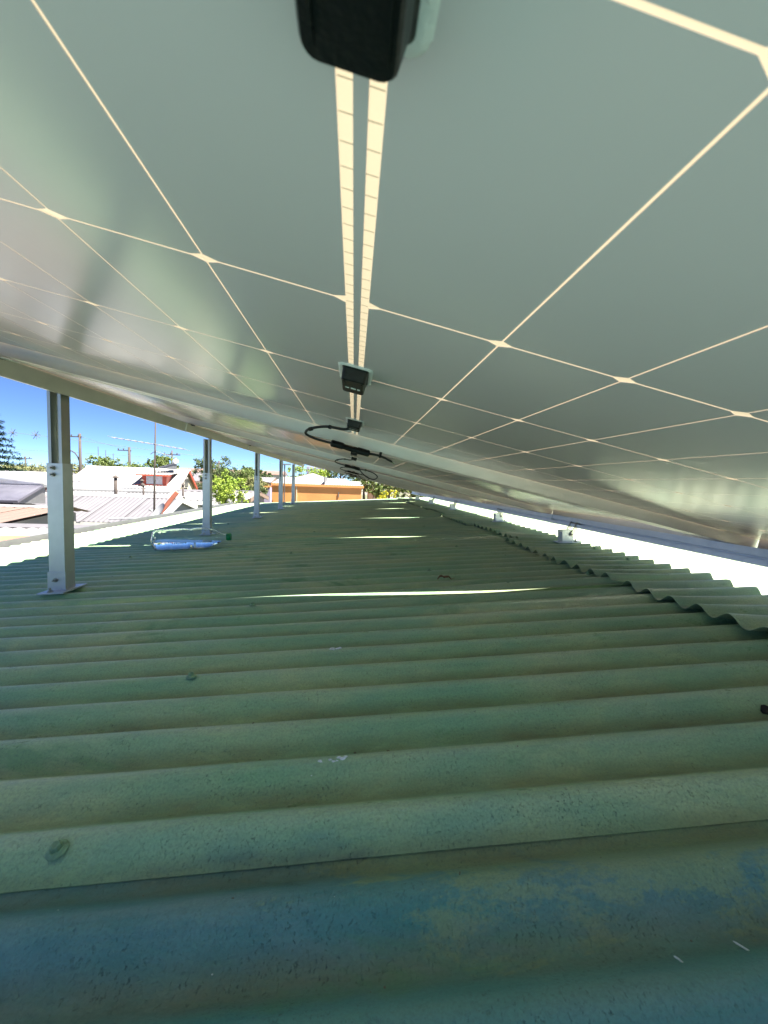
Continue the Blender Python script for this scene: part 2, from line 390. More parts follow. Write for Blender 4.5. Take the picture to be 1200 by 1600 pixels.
# ================================================================ solar panels
A = R(12.13); H = .1155; dP = Vector((math.cos(A), 0, -math.sin(A))); nP = Vector((math.sin(A), 0, math.cos(A)))
def pp(s, y, below=0): return dP*s+nP*(H-below)+Vector((0, y, 0))
AX = (dP, Vector((0, 1, 0)), nP)
SC = -.0258; PW = 1.134; PL = 2.278; Y1 = .461; STEP = 1.148
cu, cv = .0912, .1832
pu, pv = .0925, .185
ch = .0080; cw = .0040
def cell_mesh():
    a, b = cu/2, cv/2
    out = [(-a+ch, -b), (a-ch, -b), (a, -b+cw), (a, b-cw), (a-ch, b), (-a+ch, b), (-a, b-cw), (-a, -b+cw)]
    mb = MB(); top = [dP*u+Vector((0, v, 0)) for u, v in out]; bot = [p-nP*.00025 for p in top]
    mb.add(bot+top, [tuple(range(8)), tuple(range(15, 7, -1))]+[(i, (i+1) % 8, 8+(i+1) % 8, 8+i) for i in range(8)])
    return mb
cellm = None
PLAB = ['solar panel directly overhead, its cell grid filling the top of the picture',
        'second solar panel, just past the nearest frame edge with the big cable loop',
        'third solar panel away in the row, reduced to a narrow grey band',
        'fourth solar panel away in the row above the roof',
        'fifth solar panel away in the row, last but one before the far end',
        'sixth and farthest solar panel at the far end of the row']
GP = 'solar panels in the tilted row over the green roof'
def panel(idx, yc, label):
    global cellm
    P = thing('solar_module', label, 'solar panel', pp(SC, yc, 0), GP)
    o0 = P.location.copy()
    def loc(mb, name, mat, parent=P, **k):
        mb.v = [tuple(Vector(v)-o0) for v in mb.v]
        return mb.build(name, mat, parent, **k)
    # translucent sheet, 5 mm under the frame's top
    mb = MB(); mb.add([pp(SC-PL/2+.002, yc-PW/2+.002), pp(SC+PL/2-.002, yc-PW/2+.002), pp(SC+PL/2-.002, yc+PW/2-.002), pp(SC-PL/2+.002, yc+PW/2-.002)], [(3, 2, 1, 0)])
    loc(mb, 'backsheet', 'sheet', recalc=False)
    # frame: four rails, hollow L section with an inward lip at the bottom
    D = .031; T = .0016; up = .005
    for sgn in (-1, 1):
        e = yc+sgn*PW/2
        m = MB()
        y_in = e-sgn*.0062
        m.prism([pp(SC-PL/2, y, b) for y, b in ((e, -up), (e, D), (e-sgn*.030, D), (e-sgn*.030, D-T), (y_in, D-T), (y_in, .0004), (e-sgn*.0072, .0004), (e-sgn*.0072, -up))], dP*PL)
        loc(m, 'frame_rail', 'alu_frame')
    for sgn in (-1, 1):
        e = SC+sgn*PL/2; m = MB(); i = e-sgn*.0062
        m.prism([pp(u, yc-PW/2+.0125, b) for u, b in ((e, -up+.0002), (e, D-.0003), (e-sgn*.026, D-.0003), (e-sgn*.026, D-T), (i, D-T), (i, .0006), (e-sgn*.0072, .0006), (e-sgn*.0072, -up+.0002))], (0, PW-.025, 0))
        loc(m, 'frame_rail', 'alu_frame')
    # cells
    joined = MB() if idx >= 2 else None
    if cellm is None:
        c0 = cell_mesh().build('solar_cell', 'cell'); cellm = c0.data; bpy.data.objects.remove(c0)
    base = cell_mesh()
    for side in (-1, 1):
        for i in range(12):
            for j in range(6):
                s_ = SC+side*(.0072+pu*(i+.5)); y = yc+(j-2.5)*pv
                if joined is None:
                    o = bpy.data.objects.new('solar_cell', cellm); o.location = pp(s_, y, .0004)-o0; link(o, P)
                else:
                    joined.add([Vector(v)+pp(s_, y, .0004) for v in base.v], base.f)
    if joined is not None:
        o = loc(joined, 'solar_cells', 'cell'); o['kind'] = 'stuff'
    # dark bus strip along the middle and the ribbons that cross the two pale strips
    m = MB(); m.box(pp(SC, yc, .0007), (.0050, 1.10, .0003), AX); loc(m, 'bus_strip', 'cell')
    if idx < 2:
        m = MB()
        for k in range(-48, 49):
            for sd in (-1, 1): m.box(pp(SC+sd*.0049, yc+k*.01145, .0006), (.0050, .00022, .0002), AX)
        o = loc(m, 'ribbons', 'ribbon'); o['kind'] = 'stuff'
    # three split junction boxes
    for bi, dy in enumerate((-.3775, -.006, .348)):
        yb = yc+dy; bu, bv, bh = .0285, .060, .0155
        def rr(u, v, r, z, n=5):
            pts = []
            for cx, cy, a0 in ((u/2-r, v/2-r, 0), (-u/2+r, v/2-r, 90), (-u/2+r, -v/2+r, 180), (u/2-r, -v/2+r, 270)):
                for k in range(n): a = R(a0+90*k/(n-1)); pts.append(pp(SC+cx+r*math.cos(a), yb+cy+r*math.sin(a), z))
            return pts
        lay = [rr(bu, bv, .003, .0004), rr(bu, bv, .003, .002), rr(bu*.93, bv*.96, .004, .0035), rr(bu*.88, bv*.93, .0045, bh-.0012), rr(bu*.82, bv*.90, .004, bh)]
        n = len(lay[0]); vs = sum(lay, []); fs = [(k*n+i, k*n+(i+1) % n, (k+1)*n+(i+1) % n, (k+1)*n+i) for k in range(len(lay)-1) for i in range(n)]+[tuple((len(lay)-1)*n+i for i in range(n))]
        m = MB().add(vs, fs); box = loc(m, 'junction_box', 'black', smooth=False)
        m = MB()
        vs = []
        rg = random.Random(bi+idx*7)
        la = rr(bu+.009, bv+.009, .007, .0003, 8); lb = rr(bu+.004, bv+.004, .005, .0026, 8); lc = rr(bu-.002, bv-.002, .004, .0018, 8); n = len(la)
        la = [p+Vector((rg.uniform(-1, 1), rg.uniform(-1, 1), 0))*.0009 for p in la]
        m.add(la+lb+lc, [(k*n+i, k*n+(i+1) % n, (k+1)*n+(i+1) % n, (k+1)*n+i) for k in range(2) for i in range(n)])
        loc(m, 'sealant', 'silicone', box, smooth=True)
        if idx < 3:
            m = MB()   # pale marks on the lid
            for du, ww, dv in ((-.0065, .0045, .0012), (.0005, .0055, .0018), (.0068, .0030, .0020)):
                m.box(pp(SC+du, yb+(.004 if bi else -.022), bh+.0002), (ww, dv*2.2, .0004), AX)
            loc(m, 'lid_mark', 'white' if bi else 'black', box)
            m = MB(); m.box(pp(SC, yb+.026, bh-.002), (.010, .004, .0022), AX); m.box(pp(SC-.009, yb, bh+.0003), (.0012, .045, .0008), AX); m.box(pp(SC+.0095, yb, bh+.0003), (.0012, .045, .0008), AX)
            loc(m, 'lid_rib', 'black', box)
    # hanging cable loop with the plug pair under the far frame
    yb = yc+.344
    if idx < 5:
        W = lambda s_, y, b: pp(SC+s_, yb+y, b)
        k = (1, .9, 1.05, .95, 1)[idx]
        p1 = [W(-.002, .012, .012), W(-.02, .022, .018), W(-.055*k, .035, .020), W(-.088*k, .055, .030), W(-.098*k, .075, .040), W(-.080*k, .082, .045), W(-.056*k, .080, .0462), W(-.040*k, .078, .0462)]
        m = MB().tube(smooth_pts(p1, 6), .0028, 8); loc(m, 'cable', 'black_cable', smooth=True)
        a = W(-.042*k, .078, .0462); b = W(.044*k, .090, .0475); d = (b-a)
        m = MB(); f = [0, .02, .30, .34, .40, .56, .60, .66, .70, .97, 1]; rr_ = [.0055, .0075, .0075, .0058, .0052, .0052, .0062, .0062, .0078, .0078, .006]
        m.tube([a+d*x for x in f], rr_, 10); m.tube([a+d*.33-nP*.004, a+d*.33+d*.28-nP*.005], .0022, 6); loc(m, 'connector', 'black', smooth=False)
        if idx == 0: p2 = [b, W(.062, .092, .046), W(.080, .094, .048), W(.097, .096, .052)]
        else: p2 = [b, W(.072, .091, .045), W(.112, .090, .049), W(.134, .088, .062), W(.122, .088, .078), W(.088, .088, .078), W(.052, .085, .060), W(.030, .08, .040)]
        m = MB().tube(smooth_pts(p2, 6), .0026, 8); loc(m, 'cable', 'black_cable', smooth=True)
        m = MB()
        m.tube([W(-.088*k+.004, .052, .0295), W(-.088*k-.002, .058, .0315)], .0042, 8); m.tube([W(-.045*k, .0325, .019), W(-.05*k, .034, .0192)], .0042, 8)
        m.tube([W(.066, .0923, .0462), W(.070, .0926, .0463)], .0046, 8)
        m.box(W(.068, .092, .0415), (.006, .004, .008), AX)
        loc(m, 'cable_clip', 'black')
        if idx == 0:
            m = MB().tube([W(.0965, .096, .0519), W(.1035, .0972, .0540)], [.0022, .0016], 8); loc(m, 'cable_end', 'silver')
    return P
for i in range(6): panel(i, Y1+STEP*i, PLAB[i])

# ================================================================ rails (beams) under the panels
GB = 'rails carrying the solar panels'
def rail(s_, label, mat, seams):
    o0 = pp(s_, 3.3, .0315)
    T = thing('mounting_rail', label, 'rail', o0, GB)
    cuts = [-.24]+seams+[6.98]
    for a, b in zip(cuts[:-1], cuts[1:]):
        m = MB()
        # slotted box profile 40 x 42 mm: side groove and bottom lip
        pr = [(-.02, 0), (-.02, .0200), (-.006, .0200), (-.006, .0275), (-.0225, .0275), (-.0225, .042), (.02, .042), (.02, 0), (.006, 0), (.006, .008), (-.006, .008), (-.006, 0)]
        m.prism([pp(s_+u, a+.001, .0315+v)-o0 for u, v in pr], (0, b-a-.002, 0)); m.build('rail_length', mat, T)
    for c in seams:
        m = MB(); m.box(pp(s_, c, .0315+.0215)-o0, (.0455, .010, .0455), AX); m.build('splice_joint', 'alu', T)
    return T
rail(-.898, 'long aluminium rail on top of the tall posts, left of the panels underside', 'alu_beam', [2.12, 3.32, 4.9])
rail(1.035, 'long aluminium rail above the short brackets along the low right edge of the panels', 'alu_white', [1.98, 4.4])
# mid clamps between panels at both rails
GC = 'clamps that hold neighbouring panels on the rails'
CL = ['rail clamp between first and second panels beside the nearest post', 'rail clamp between second and third panels on the tall left rail', 'rail clamp between third and fourth panels on the tall left rail', 'rail clamp between first and second panels on the low right rail', 'rail clamp between second and third panels on the low right rail', 'rail clamp between third and fourth panels on the low right rail']
for q_, s_ in enumerate((-.898, 1.035)):
    for i in range(3):
        yy = Y1+STEP*(i+.5); o0 = pp(s_, yy, .031)
        T = thing('panel_clamp', CL[q_*3+i], 'clamp', o0, GC)
        m = MB(); m.box(pp(s_, yy, -.007)-o0, (.045, .046, .003), AX); m.box(pp(s_, yy, .012)-o0, (.040, .012, .036), AX); m.build('clamp_body', 'alu', T)
        m = MB(); m.tube([pp(s_, yy, -.012)-o0, pp(s_, yy, .029)-o0], .004, 8); m.box(pp(s_+.026, yy, .0335)-o0, (.012, .022, .005), AX); m.build('clamp_nut', 'rubber', T)
        if i == 0 and q_ == 0:
            m = MB(); m.box(pp(s_+.045, yy-.012, .0345)-o0, (.05, .03, .0022), AX); m.build('clamp_tab', 'alu', T)

# ================================================================ posts
def hexbolt(mb, c, axis, r=.0075, l=.009):
    c = Vector(c); a = Vector(axis); mb.tube([c, c+a*.0015], r*1.25, 12); mb.tube([c+a*.0015, c+a*l], r*.9, 6); mb.tube([c+a*l, c+a*(l+.007)], r*.45, 8)
PLB = ['nearest and largest upright post at left with two bolts at mid height', 'second upright post behind the plastic bottle cap', 'third upright post from the left, between the green bush and the orange building', 'fourth upright post, at the left end of the orange wall', 'fifth and farthest upright post, in front of the orange wall']
for i, (x, y) in enumerate([(-.897, 1.290), (-.938, 2.66), (-.905, 3.86), (-.897, 5.06), (-.935, 6.35)]):
    zb = rp(x/math.cos(B), y).z+.001
    T = thing('support_post', PLB[i], 'post', (x, y, zb), 'upright posts under the left rail')
    ztop = pp(-.898, y, .0735).z+.012-zb; hs = ztop*.645
    # lower channel, closed front
    m = MB()
    wv = .0228; dp = .045; tk = .0025
    poly = lambda w_, d0, d1, z, t_: [(-w_, d0, z), (w_, d0, z), (w_, d1, z), (w_-t_, d1, z), (w_-t_, d0+t_, z), (-w_+t_, d0+t_, z), (-w_+t_, d1, z), (-w_, d1, z)]
    m.prism(poly(wv, 0, dp, .006, tk), (0, 0, hs-.006)); m.build('lower_channel', 'alu_white', T, bevel=.0006)
    # upper slotted profile inside it, open slot to the front
    m = MB(); a = .0196
    m.prism([(-a, .004, hs*.3), (-.0105, .004, hs*.3), (-.0105, .0065, hs*.3), (-.0175, .0065, hs*.3), (-.0175, .038, hs*.3), (.0175, .038, hs*.3), (.0175, .0065, hs*.3), (.0105, .0065, hs*.3), (.0105, .004, hs*.3), (a, .004, hs*.3), (a, .042, hs*.3), (-a, .042, hs*.3)], (0, 0, ztop-hs*.3))
    m.build('upper_profile', 'alu_beam', T, bevel=.0004)
    m = MB()
    for zz in (hs-.014, hs-.034): hexbolt(m, (-.004, -.0002, zz), (0, -1, 0), .006, .008)
    m.build('height_bolt', 'steel', T)
    # base: angle with a foot plate that follows the roof
    m = MB()
    m.prism(poly(wv+.0032, -.0032, .030, .004, .003), (0, 0, .056))
    m.build('base_socket', 'alu_white', T, bevel=.0005)
    m = MB(); ax = (dR, Vector((0, 1, 0)), nR); m.box((.004, .018, .0028), (.075, .112, .0042), ax); m.build('foot_plate', 'alu_white', T, bevel=.0006)
    m = MB(); hexbolt(m, (-.002, -.0034, .036), (0, -1, 0), .0055, .007); m.build('base_bolt', 'steel', T)
    m = MB(); hexbolt(m, (-.004, -.024, .005), nR, .0065, .005); hexbolt(m, (.004, .062, .005), nR, .0065, .005); m.build('anchor_screw', 'steel', T)

# ================================================================ short brackets on the right
BL = ['nearest low white bracket under the right rail', 'second low white bracket under the right rail', 'third low white bracket under the right rail', 'fourth low white bracket, small and far along the right rail', 'fifth low white bracket, tiny at the far end of the right rail']
for i, (x, y) in enumerate([(.958, 1.765), (.990, 2.72), (.965, 3.92), (.96, 5.0), (.965, 6.15)]):
    s_ = x/math.cos(B); o0 = rp(s_, y, .007)
    T = thing('rail_bracket', BL[i], 'bracket', o0, 'low brackets under the right rail')
    ax = (dR, Vector((0, 1, 0)), nR); L = lambda u, v, n_: dR*u+Vector((0, v, 0))+nR*n_
    m = MB(); m.box(L(0, 0, .0025), (.100, .062, .004), ax); m.build('base_plate', 'alu_white', T, bevel=.0006)
    m = MB(); m.box(L(-.006, -.018, .031), (.052, .004, .052), ax); m.box(L(-.006, .020, .031), (.052, .004, .052), ax); m.box(L(-.030, .001, .028), (.004, .034, .045), ax)
    m.build('upright', 'alu_white', T, bevel=.0006)
    top = pp(1.035-.012, y, .0745)-o0
    for v in (-.024, .026):
        m = MB(); a = L(.010, v, .038); b = Vector((top.x, v, top.z+.018)); d = (b-a).normalized(); sd = d.cross(Vector((0, 1, 0)))
        m.box((a+b)/2, ((b-a).length+.014, .005, .016), (d, Vector((0, 1, 0)), sd))
        m.build('link_bar', 'steel', T, bevel=.0005)
    m = MB(); hexbolt(m, L(.008, -.0262, .038), (0, -1, 0), .006, .006); hexbolt(m, Vector((top.x, -.026, top.z+.018)), (0, -1, 0), .006, .006); hexbolt(m, L(.030, -.020, .0045), nR, .006, .005); m.tube([Vector((top.x, -.03, top.z+.018)), Vector((top.x, .03, top.z+.018))], .0035, 8)
    m.build('bolt', 'steel', T)

# ================================================================ bottle
def lathe_x(prof, n, center, xax, yax, zax, squash=None):
    vs = []; fs = []
    for k, (x, r) in enumerate(prof):
        for i in range(n):
            a = 2*math.pi*i/n
            rr_ = r*(squash(x, a) if squash else 1)
            vs.append(center+xax*x+yax*(rr_*math.cos(a))+zax*(rr_*math.sin(a)))
    for k in range(len(prof)-1):
        for i in range(n): fs.append((k*n+i, k*n+(i+1) % n, (k+1)*n+(i+1) % n, (k+1)*n+i))
    return vs, fs
bx = Vector((.985, .105, .055)).normalized(); bz = nR; by = bz.cross(bx).normalized(); bz = bx.cross(by)
bc = rp(-.985, 2.045, .0545)
T = thing('plastic_bottle', 'clear plastic bottle half full of water with green cap, lying on the roof', 'bottle', bc)
prof = [(0, .006), (.001, .022), (-.004, .040), (.006, .050), (.020, .0525), (.05, .0530), (.060, .0515), (.07, .0530), (.105, .0530), (.115, .0515), (.125, .0530), (.150, .0520), (.162, .0470), (.172, .0490), (.182, .0525), (.215, .0530), (.245, .0500), (.275, .0410), (.300, .0290), (.318, .0175), (.328, .0142), (.334, .0142), (.336, .017), (.338, .0142), (.350, .0135)]
pet = lambda x, a: 1-.13*max(0, (.03-x)/.03)*abs(math.cos(2.5*a)) if x < .03 else 1-.012*max(0, math.cos(8*a))*(1 if x < .15 else 0)
vs, fs = lathe_x(prof, 40, Vector((0, 0, 0)), bx, by, bz, pet)
k = len(vs); vs2, fs2 = lathe_x([(x+(.001 if x < .01 else 0), max(.004, r-.0008)) for x, r in prof], 40, Vector((0, 0, 0)), bx, by, bz, pet)
mb = MB(); mb.add(vs, fs); mb.add(vs2, [tuple(reversed(f)) for f in fs2]); n_ = len(prof)
mb.f += [((n_-1)*40+i, (n_-1)*40+(i+1) % 40, k+(n_-1)*40+(i+1) % 40, k+(n_-1)*40+i) for i in range(40)]
mb.f += [tuple(range(40)), tuple(k+i for i in range(39, -1, -1))]
me = bpy.data.meshes.new('bottle_wall'); me.from_pydata([tuple(v) for v in mb.v], [], mb.f); me.materials.append(M['clear']); me.polygons.foreach_set('use_smooth', [True]*len(me.polygons))
link(bpy.data.objects.new('bottle_wall', me), T)
# water: the inner volume below a level surface
lvl = -.010
wv_, wf_ = lathe_x([(x+.0015, max(.003, r-.0013)) for x, r in prof[:21]], 40, Vector((0, 0, 0)), bx, by, bz, pet)
bm = bmesh.new(); vv = [bm.verts.new(v) for v in wv_]
for f in wf_: bm.faces.new([vv[i] for i in f])
bm.faces.new([vv[i] for i in range(39, -1, -1)]); bm.faces.new([vv[20*40+i] for i in range(40)])
res = bmesh.ops.bisect_plane(bm, geom=bm.verts[:]+bm.edges[:]+bm.faces[:], plane_co=(0, 0, lvl+.006), plane_no=(0, 0, 1), clear_outer=True)
bmesh.ops.holes_fill(bm, edges=[e for e in bm.edges if e.is_boundary]); bmesh.ops.recalc_face_normals(bm, faces=bm.faces)
me = bpy.data.meshes.new('water'); bm.to_mesh(me); bm.free(); me.materials.append(M['water']); link(bpy.data.objects.new('water', me), T)
mb = MB(); vs, fs = lathe_x([(.337, .0175), (.339, .0185), (.356, .0185), (.358, .0165), (.3581, .001)], 24, Vector((0, 0, 0)), bx, by, bz, lambda x, a: 1+.03*(math.cos(12*a) > 0)); mb.add(vs, fs); mb.build('bottle_cap', 'cap', T)
mb = MB()
for k in range(8): mb.box(bx*(.098+.0085*k)-by*.0515-bz*.014, (.004, .0012, .0065 if k % 3 else .004), (bx, by, bz))
mb.build('printed_code', 'mark', T)

# ================================================================ small litter on the roof
def blob(name, mat, label, cat, s_, y, up, pts, th=.0012, tilt=0):
    o0 = rp(s_, y, up); mb = MB(); mb.prism([dR*a+Vector((0, b, 0))+nR*(c if len((a, b, c)) > 2 else 0) for a, b, c in pts], nR*th)
    o = mb.build(name, mat, None, loc=o0); return tag(o, label, cat)
cz = lambda y: AMP*(math.cos(2*math.pi*(y-.361)/PITCH)-1)
def slopez(y0): return lambda b: cz(y0+b)-cz(y0)
sz = slopez(1.197)
o = thing('dry_leaf', 'curled brown dry leaf beside the sunlit slit on the roof', 'leaf', rp(.264, 1.197, cz(1.197)+.004))
mb = MB(); vs = []
for i in range(7):
    for j in range(3): a = i/6; vs.append(Vector(((a-.5)*.042, (j-1)*.012*math.sin(math.pi*max(.06, min(.94, a))), .010*math.sin(math.pi*a)+.004*(j != 1)+.004*math.sin(a*9))))
mb.add(vs, [(i*3+j, i*3+j+1, i*3+j+4, i*3+j+3) for i in range(6) for j in range(2)]); mb.add([v-Vector((0, 0, .0004)) for v in vs], [(i*3+j, i*3+j+3, i*3+j+4, i*3+j+1) for i in range(6) for j in range(2)]); mb.build('leaf_blade', 'leaf_dry', o)
mb = MB().tube([(.02, 0, .002), (.032, .004, .006)], .0008, 5); mb.build('leaf_stalk', 'leaf_dry', o)
def splat(label, s_, y, w_, seed, cat='droppings'):
    r_ = random.Random(seed); mb = MB()
    for _ in range(9):
        a, b = r_.gauss(0, w_*.45), r_.gauss(0, w_*.14); sz_ = w_*r_.uniform(.10, .26)
        n = 9; ctr = (a, b); base = [(a+sz_*math.cos(2*math.pi*k/n)*r_.uniform(.5, 1.2), b+.6*sz_*math.sin(2*math.pi*k/n)*r_.uniform(.5, 1.2)) for k in range(n)]
        f = lambda u, v, e: rp(s_+u, y+v, cz(y+v)+e)-rp(s_, y, cz(y))
        vs = [f(u, v, .0001) for u, v in base]+[f(a+(u-a)*.7, b+(v-b)*.7, .0012) for u, v in base]+[f(a, b, .0016)]
        mb.add(vs, [(k, (k+1) % n, n+(k+1) % n, n+k) for k in range(n)]+[(n+k, n+(k+1) % n, 2*n) for k in range(n)])
    o = mb.build('bird_dropping', 'drop', None, loc=rp(s_, y, cz(y))); tag(o, label, cat)
splat('larger pale grey bird dropping on a crest in the near green sheet', -.03, .4345, .017, 1)
splat('smaller grey bird dropping below the larger one on the near green sheet', -.050, .418, .009, 2)
splat('faint pale splash on a crest in the middle of the near roof', -.045, .742, .018, 5)
y_ = .486; o = MB()
vs = [rp(.545+.008*math.cos(a)*(1-.2*math.sin(3*a)), y_+.005*math.sin(a), cz(y_+.005*math.sin(a))+e)-rp(.545, y_, cz(y_)) for e in (.0002, .0030) for a in [2*math.pi*k/10 for k in range(10)]]
o.add(vs, [(k, (k+1) % 10, 10+(k+1) % 10, 10+k) for k in range(10)]+[tuple(range(10, 20))]); o = o.build('dark_crumb', 'rubber', None, loc=rp(.545, y_, cz(y_))); tag(o, 'small black crumb of dirt near the right edge of the picture', 'debris')
for s_, y, d, lab in ((.252, .2335, .008, 'thin white splinter on the teal sheet near the bottom right corner'), (.2015, .2285, .004, 'tiny white curled flake on the teal sheet left of the white splinter')):
    o = MB().tube(smooth_pts([Vector((-d*.35, d*.5, .0006)), Vector((0, 0, .0012)), Vector((d*.4, -d*.3, .0004)), Vector((d*.5, -d*.6, .0006))], 3), [.0003]+[.0006]*8+[.0003], 5).build('white_splinter', 'white', None, loc=rp(s_, y, cz(y)))
    tag(o, lab, 'debris')

# ================================================================ neighbouring buildings
def corr_sheet(a, u, v, pitch=.11, amp=.012):          # a: corner, u: across corrugations, v: down the slope
    a, u, v = Vector(a), Vector(u), Vector(v); n = u.cross(v).normalized()
    if n.z < 0: n = -n
    k = max(4, int(u.length/pitch)*4); vs = []
    for vv in (0, 1):
        for i in range(k+1): vs.append(a+u*(i/k)+v*vv+n*(amp*math.cos(i*math.pi/2)))
    return MB().add(vs, [(i, i+1, k+2+i, k+1+i) for i in range(k)])
def gable(name, label, x0, x1, yf, yr, yb, zr, zf, zb, roofm, wallm, pitch=.13, rot=0, sheet_w=1.05, trim=None, group=None, cap='r_grey', rusty=(), seed=0):
    """gabled house, ridge along x; front eave yf/zf, ridge yr/zr, back eave yb/zb"""
    cx = (x0+x1)/2; T = thing(name, label, 'house', (cx, yr, gz), group); T.rotation_euler = (0, 0, R(rot))
    f = lambda p: Vector(p)-Vector((cx, yr, gz)); r_ = random.Random(seed+int(abs(x0)*10))
    n = max(1, round((x1-x0)/sheet_w)); w_ = (x1-x0)/n
    for i in range(n):
        e = r_.uniform(0, .02)
        mt = 'r_rust' if i in rusty else roofm
        m = corr_sheet(f((x0+i*w_-.03, yr, zr+e)), (w_+.06, 0, 0), (0, yf-yr-r_.uniform(0, .06), zf-zr), pitch); o = m.build('roof_sheet', mt, T, True)
        m = corr_sheet(f((x0+i*w_-.03, yr, zr+e)), (w_+.06, 0, 0), (0, yb-yr, zb-zr), pitch); m.build('roof_sheet', mt, T, True)
    m = MB(); g_ = .14; sf = (zf-zr)/(yf-yr); sb = (zb-zr)/(yb-yr); wy0, wy1 = yf+.3, yb-.3
    m.prism([f((x0+g_, wy0, gz)), f((x0+g_, wy1, gz)), f((x0+g_, wy1, zr+sb*(wy1-yr)-.06)), f((x0+g_, yr, zr-.07)), f((x0+g_, wy0, zr+sf*(wy0-yr)-.06))], (x1-x0-2*g_, 0, 0)); m.build('wall', wallm, T)
    m = MB(); m.prism([f((x0-.05, yr+d, z)) for d, z in ((-.16, zr-.16*abs(sf)+.02), (0, zr+.05), (.16, zr-.16*abs(sb)+.02), (0, zr+.03))], (x1-x0+.1, 0, 0)); m.build('ridge_cap', cap, T)
    if trim:
        for xx in (x0-.02, x1-.05):
            m = MB()
            for (ya, za), (yb_, zb_) in (((yf, zf), (yr, zr)), ((yr, zr), (yb, zb))):
                if name == 'dormer_house' and ya == yf: continue
                m.prism([f((xx, ya, za-.17)), f((xx, yb_, zb_-.17)), f((xx, yb_, zb_+.03)), f((xx, ya, za+.03))], (.07, 0, 0))
            m.build('bargeboard', trim, T)
        m = MB(); m.span(f((x0, yf-.03, zf-.16)), f((x1, yf, zf+.0))); m.build('fascia', 'white_metal' if name == 'dormer_house' else trim, T)
    return T, f

# A: broad grey roof beyond the eave, with dark gable
gable('neighbour_house', 'grey metal roofed house just beyond the gutter, shaded gable at its right end', -16.2, -5.8, 12.3, 14.2, 16.2, -.72, -1.42, -1.22, 'r_grey', 'wallgrey', trim='white_metal', rusty=(5,), cap='r_white')
gable('neighbour_house', 'low pale roofed house with brown gable boards behind the grey roof', -17.5, -6.95, 15.9, 17.2, 19.0, -.70, -1.02, -1.25, 'r_white', 'wallgrey', trim='fascia', cap='zinc')
# nearer low roofs on the left
T, f = gable('lean_to_shed', 'near low shed with ribbed pale roof and terracotta ridge tiles at lower left', -7.6, -4.3, 4.4, 5.7, 7.0, -.93, -1.15, -1.10, 'r_white', 'concrete', pitch=.16, cap='terracotta', rot=4)
T['category'] = 'shed'
T, f = gable('lean_to_shed', 'low shed with reddish rusty ribbed roof at the left edge', -10.6, -6.9, 8.2, 10.6, 11.2, -.88, -1.12, -1.02, 'r_pink', 'concrete', pitch=.2, rot=-3, cap='r_white'); T['category'] = 'shed'
T, f = gable('lean_to_shed', 'low bluish grey ribbed shed roof between the terracotta ridge and the broad grey roof', -8.8, -4.55, 6.9, 7.9, 9.15, -1.02, -1.16, -1.22, 'r_white', 'concrete', pitch=.2, rot=2, cap='r_grey'); T['category'] = 'shed'
T, f = gable('lean_to_shed', 'pale flat looking roof with orange rust behind the nearest post', -13.4, -9.0, 10.9, 11.8, 12.6, -.86, -1.0, -1.05, 'r_rust', 'concrete', pitch=.2, rot=-1, cap='r_white'); T['category'] = 'shed'

# C: white roofed house with red dormer
T, f = gable('dormer_house', 'white roofed house with red dormer and red gable boards', -14.0, -9.15, 19.9, 23.0, 26.2, .34, -.64, -.75, 'r_bright', 'cream', trim='red', cap='white_metal', sheet_w=1.2, rot=13)
for nm, pts, mt in (('gable_window', ((-9.3, 22.0, -.62), (-9.24, 23.2, -.05)), 'curtain'),):
    m = MB(); m.span(f(pts[0]), f(pts[1])); m.build('window_frame', 'wallwhite', T)
    m = MB(); m.span(f((-9.24, 22.1, -.55)), f((-9.22, 23.1, -.12))); m.build('window_pane', 'glass', T)
D = MB()
D.prism([f((x, 20.35, z)) for x, z in ((-10.86, -.50), (-9.80, -.50), (-9.80, .04), (-10.86, .04))], (0, 1.75, 0)); dm = D.build('dormer', 'red', T)
m = MB(); m.span(f((-10.68, 20.33, -.42)), f((-9.98, 20.36, -.04))); m.build('window', 'curtain', dm)
m = MB(); m.span(f((-10.35, 20.31, -.42)), f((-10.31, 20.34, -.04))); m.span(f((-10.70, 20.31, -.455)), f((-9.96, 20.35, -.425))); m.build('window_bar', 'wallwhite', dm)
m = corr_sheet(f((-11.08, 20.15, .04)), (1.5, 0, 0), (0, 2.2, .13), .13); m.build('dormer_roof', 'r_bright', dm, True)
m = MB(); m.span(f((-11.08, 20.13, -.03)), f((-9.58, 20.16, .03))); m.build('dormer_fascia', 'red', dm)

m = MB(); m.prism([f((x, 20.30, z)) for x, z in ((-11.9, -.585), (-9.3, -.60), (-9.3, -.52), (-10.2, -.44), (-10.9, -.44))], (0, .05, 0)); m.build('red_flashing', 'red', T)

def heater(label, loc, rot, sc=1):
    T = thing('solar_water_heater', label, 'water heater', loc, 'solar water heaters on the neighbours roofs'); T.rotation_euler = (0, 0, R(rot)); T.scale = (sc,)*3
    MB().tube([(-.62, .55, .60), (-.60, .55, .60), (.60, .55, .60), (.62, .55, .60)], [.12, .22, .22, .12], 16).build('tank', 'tank', T, True)
    MB().prism([(-.6, -.75, .06), (.6, -.75, .06), (.6, .42, .46), (-.6, .42, .46)], (0, .02, -.06)).build('collector', 'collector', T)
    for sx in (-.5, .5): MB().prism([(sx-.02, .62, -.1), (sx-.02, -.72, -.02), (sx-.02, -.72, .05), (sx-.02, .5, .42), (sx-.02, .62, .42)], (.04, 0, 0)).build('stand', 'zinc', T)
heater('solar water heater on the ridge of the red trimmed white roof', (-9.95, 22.6, .40), -62, .62)
heater('solar water heater with white tank and dark collector at the left edge', (-9.05, 11.4, -.80), 8, .95)

